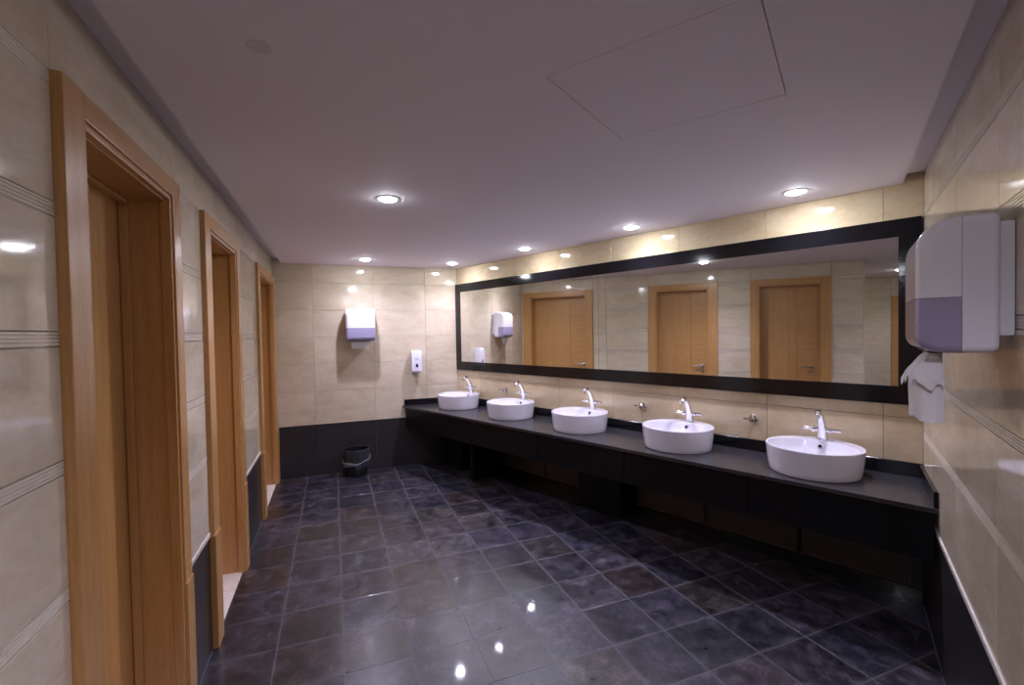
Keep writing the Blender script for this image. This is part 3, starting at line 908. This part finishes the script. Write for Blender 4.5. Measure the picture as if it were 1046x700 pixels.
def sheet(name, cols, thick=0.0012):
    """cols: list of columns, each a list of points from top to bottom"""
    bm = bmesh.new()
    V = [[bm.verts.new(p) for p in c] for c in cols]
    for a, b in zip(V, V[1:]):
        for i in range(len(a) - 1):
            bm.faces.new((a[i], a[i + 1], b[i + 1], b[i]))
    bmesh.ops.recalc_face_normals(bm, faces=bm.faces[:])
    g = bmesh.ops.solidify(bm, geom=bm.faces[:], thickness=thick)
    return bm
# paper hanging from the back wall dispenser
cols = []
for k in range(9):
    u = k / 8.0; xt = -0.105 + 0.21 * u; xb = -0.085 + 0.185 * u
    cols.append([(xt, 0.130, -0.003), (xt * .97 + .03 * xb, 0.134 + 0.003 * math.sin(u * 7), -0.03), ((xt + xb) / 2, 0.140 + 0.004 * math.sin(u * 6), -0.06), (xb, 0.136 + 0.006 * math.sin(u * 8 + 1), -0.098 + 0.014 * u)])
pb = obj('paper_towel', sheet('paper_towel', cols), 'paper', loc=(0.296, YB, Z0 + 0.008), rot=(0, 0, PI), smooth=True)
tag(pb, 'short white paper towel hanging from dispenser on the back wall', 'paper towel', 'paper towels in dispensers')
# paper hanging from the right wall dispenser: crumpled fold with a torn flap on top
pt_ = thing('paper_towel', 'long folded white paper towel with torn flap hanging at right wall', 'paper towel', (q.x, q.y, Z0), ANG_R, 'paper towels in dispensers')
def pl_interp(pts, u):
    L = [0]
    for a, b in zip(pts, pts[1:]): L.append(L[-1] + math.dist(a, b))
    s = u * L[-1]
    for i in range(len(pts) - 1):
        if s <= L[i + 1] + 1e-9:
            f = (s - L[i]) / (L[i + 1] - L[i]); return tuple(p + (r_ - p) * f for p, r_ in zip(pts[i], pts[i + 1]))
    return pts[-1]
T0 = 1.872
plan = [(1.94 - T0, 0.194), (1.80 - T0, 0.189), (1.783 - T0, 0.180), (1.775 - T0, 0.150), (1.785 - T0, 0.130)]
top_ = [(1.93 - T0, 0.150), (1.83 - T0, 0.150), (1.80 - T0, 0.145), (1.79 - T0, 0.138), (1.79 - T0, 0.132)]
cols = []
n = 28
for k in range(n + 1):
    u = k / n; a = pl_interp(plan, u); c = pl_interp(top_, u); col = []
    for i in range(8):
        v = i / 7.0; m = min(1, v * 2.2); m = m * m * (3 - 2 * m)
        x = c[0] + (a[0] - c[0]) * m; y = c[1] + (a[1] - c[1]) * m
        y += 0.002 * math.sin(u * 19 + v * 5) * v; x += 0.0015 * math.sin(u * 13 - v * 7) * v
        col.append((x, y, -0.003 - v * (0.197 + 0.006 * math.sin(u * 9))))
    cols.append(col)
obj('sheet', sheet('sheet', cols), 'paper', pt_, smooth=True, angle=60)
plan2 = [(1.95 - T0, 0.206), (1.80 - T0, 0.203), (1.776 - T0, 0.193), (1.764 - T0, 0.160), (1.772 - T0, 0.128)]
cols = []
for k in range(n + 1):
    u = k / n; a = pl_interp(plan2, u); c = pl_interp(top_, u); col = []
    jag = 0.010 * math.sin(u * 31) + 0.006 * math.sin(u * 57 + 1) + 0.012 * math.cos(u * 6)
    for i in range(7):
        v = i / 6.0; m = min(1, v * 1.25); m = m ** 0.8
        x = c[0] + (a[0] - c[0]) * m; y = c[1] + (a[1] - c[1]) * m + 0.0035
        y += 0.0025 * math.sin(u * 15 + 2) * v
        col.append((x - 0.003, y, -0.003 - v * (0.090 + jag)))
    cols.append(col)
obj('torn_flap', sheet('torn_flap', cols), 'paper', pt_, smooth=True, angle=60)

# ------------------------------------------------------------------ soap dispenser
sd = thing('soap_dispenser', 'white wall soap dispenser with dark drop window above counter end', 'soap dispenser', (0.938, YB, 1.118), PI)
hw = 0.058
bm = bmesh.new(); box(bm, -hw + 0.006, hw - 0.006, 0.0, 0.03, 0.02, 0.275); bev(bm, 0.006, 2)
obj('wall_plate', bm, 'white_plastic', sd, smooth=True)
bm = bmesh.new()
prof = [(0.028, 0.020), (0.085, 0.020)] + arc(0.083, 0.040, 0.02, -90, 0, 4) + [(0.104, 0.13), (0.100, 0.20)] + arc(0.062, 0.245, 0.036, 10, 90, 6) + [(0.028, 0.283)]
fa, fb = side_extrude(bm, prof, hw); bev(bm, 0.012, 3, list(set(list(fa.edges) + list(fb.edges))))
obj('cover', bm, 'white_plastic', sd, smooth=True, angle=45)
bm = bmesh.new()
pts = []
for k in range(20):
    a = 2 * PI * k / 20; r = 0.016
    pts.append((r * math.cos(a) * (1 - 0.35 * max(0, math.sin(a))), 0.095 + r * math.sin(a) * (2.0 if math.sin(a) > 0 else 1.0)))
rings(bm, [[(x, 0.098, z) for x, z in pts], [(x, 0.1062, z) for x, z in pts]])
obj('drop_window', bm, 'dark_window', sd, label='dark violet drop-shaped window')
bm = bmesh.new(); box(bm, -0.020, 0.020, 0.098, 0.1045, 0.176, 0.186)
obj('faded_mark', bm, 'faint_mark', sd)
bm = bmesh.new(); lathe(bm, [(0.014, 0.022), (0.012, 0.004), (0.006, -0.006)], 16, cy=0.072)
obj('nozzle', bm, 'steel', sd, smooth=True)

# ------------------------------------------------------------------ waste bin
bn = thing('waste_bin', 'small black waste bin with clear plastic liner by back wall', 'waste bin', (0.216, 5.578, 0.0))
bm = bmesh.new()
lathe(bm, [(0.118, 0.0), (0.120, 0.004), (0.136, 0.285), (0.139, 0.290), (0.139, 0.298), (0.132, 0.298), (0.117, 0.010), (0.0001, 0.010)], 36, close=False)
bm.faces.new([v for v in bm.verts if abs(v.co.z) < 1e-6])
obj('bin_body', bm, 'black', bn, smooth=True)
bm = bmesh.new(); n = 56; lp = []
rnd = [random.uniform(-1, 1) for _ in range(n)]
for (rb, zb, amp, za) in ((0.100, 0.05, 0.006, 0.0), (0.127, 0.20, 0.004, 0.0), (0.134, 0.300, 0.001, 0.0), (0.141, 0.304, 0.002, 0.004), (0.146, 0.296, 0.003, 0.003), (0.146, 0.250, 0.005, 0.01), (0.145, 0.19, 0.008, 0.015), (0.142, 0.125, 0.010, 0.035)):
    l = []
    for k in range(n):
        a = 2 * PI * k / n
        r = rb + amp * (0.5 * math.sin(a * 9 + zb * 30) + 0.3 * math.sin(a * 17 + 1) + 0.4 * rnd[k])
        z = zb + za * (math.sin(a * 2 + 0.6) + 0.4 * math.sin(a * 5))
        l.append((max(r, 0.1) * math.cos(a), max(r, 0.1) * math.sin(a), z))
    lp.append(l)
rings(bm, lp, False, False)
obj('liner', bm, 'bag', bn, smooth=True, label='clear plastic bag folded over the rim', angle=80)
lp = []
for (dr_, dz) in ((0.0, -0.030), (0.004, -0.022), (0.005, 0.0), (0.004, 0.018), (0.0, 0.026)):
    l = []
    for k in range(n):
        a = 2 * PI * k / n
        r = 0.150 + dr_ + 0.003 * math.sin(a * 7) + 0.002 * math.sin(a * 15 + 1)
        l.append((r * math.cos(a), r * math.sin(a), 0.175 - 0.030 * math.cos(a + 2.4) + 0.006 * math.sin(a * 5) + dz * (0.55 + 0.45 * math.sin(a * 2 + 0.5))))
    lp.append(l)
bm = bmesh.new(); rings(bm, lp, False, False)
obj('liner_hem', bm, 'bag_hem', bn, smooth=True, label='bunched pale hem of the clear bag', angle=80)
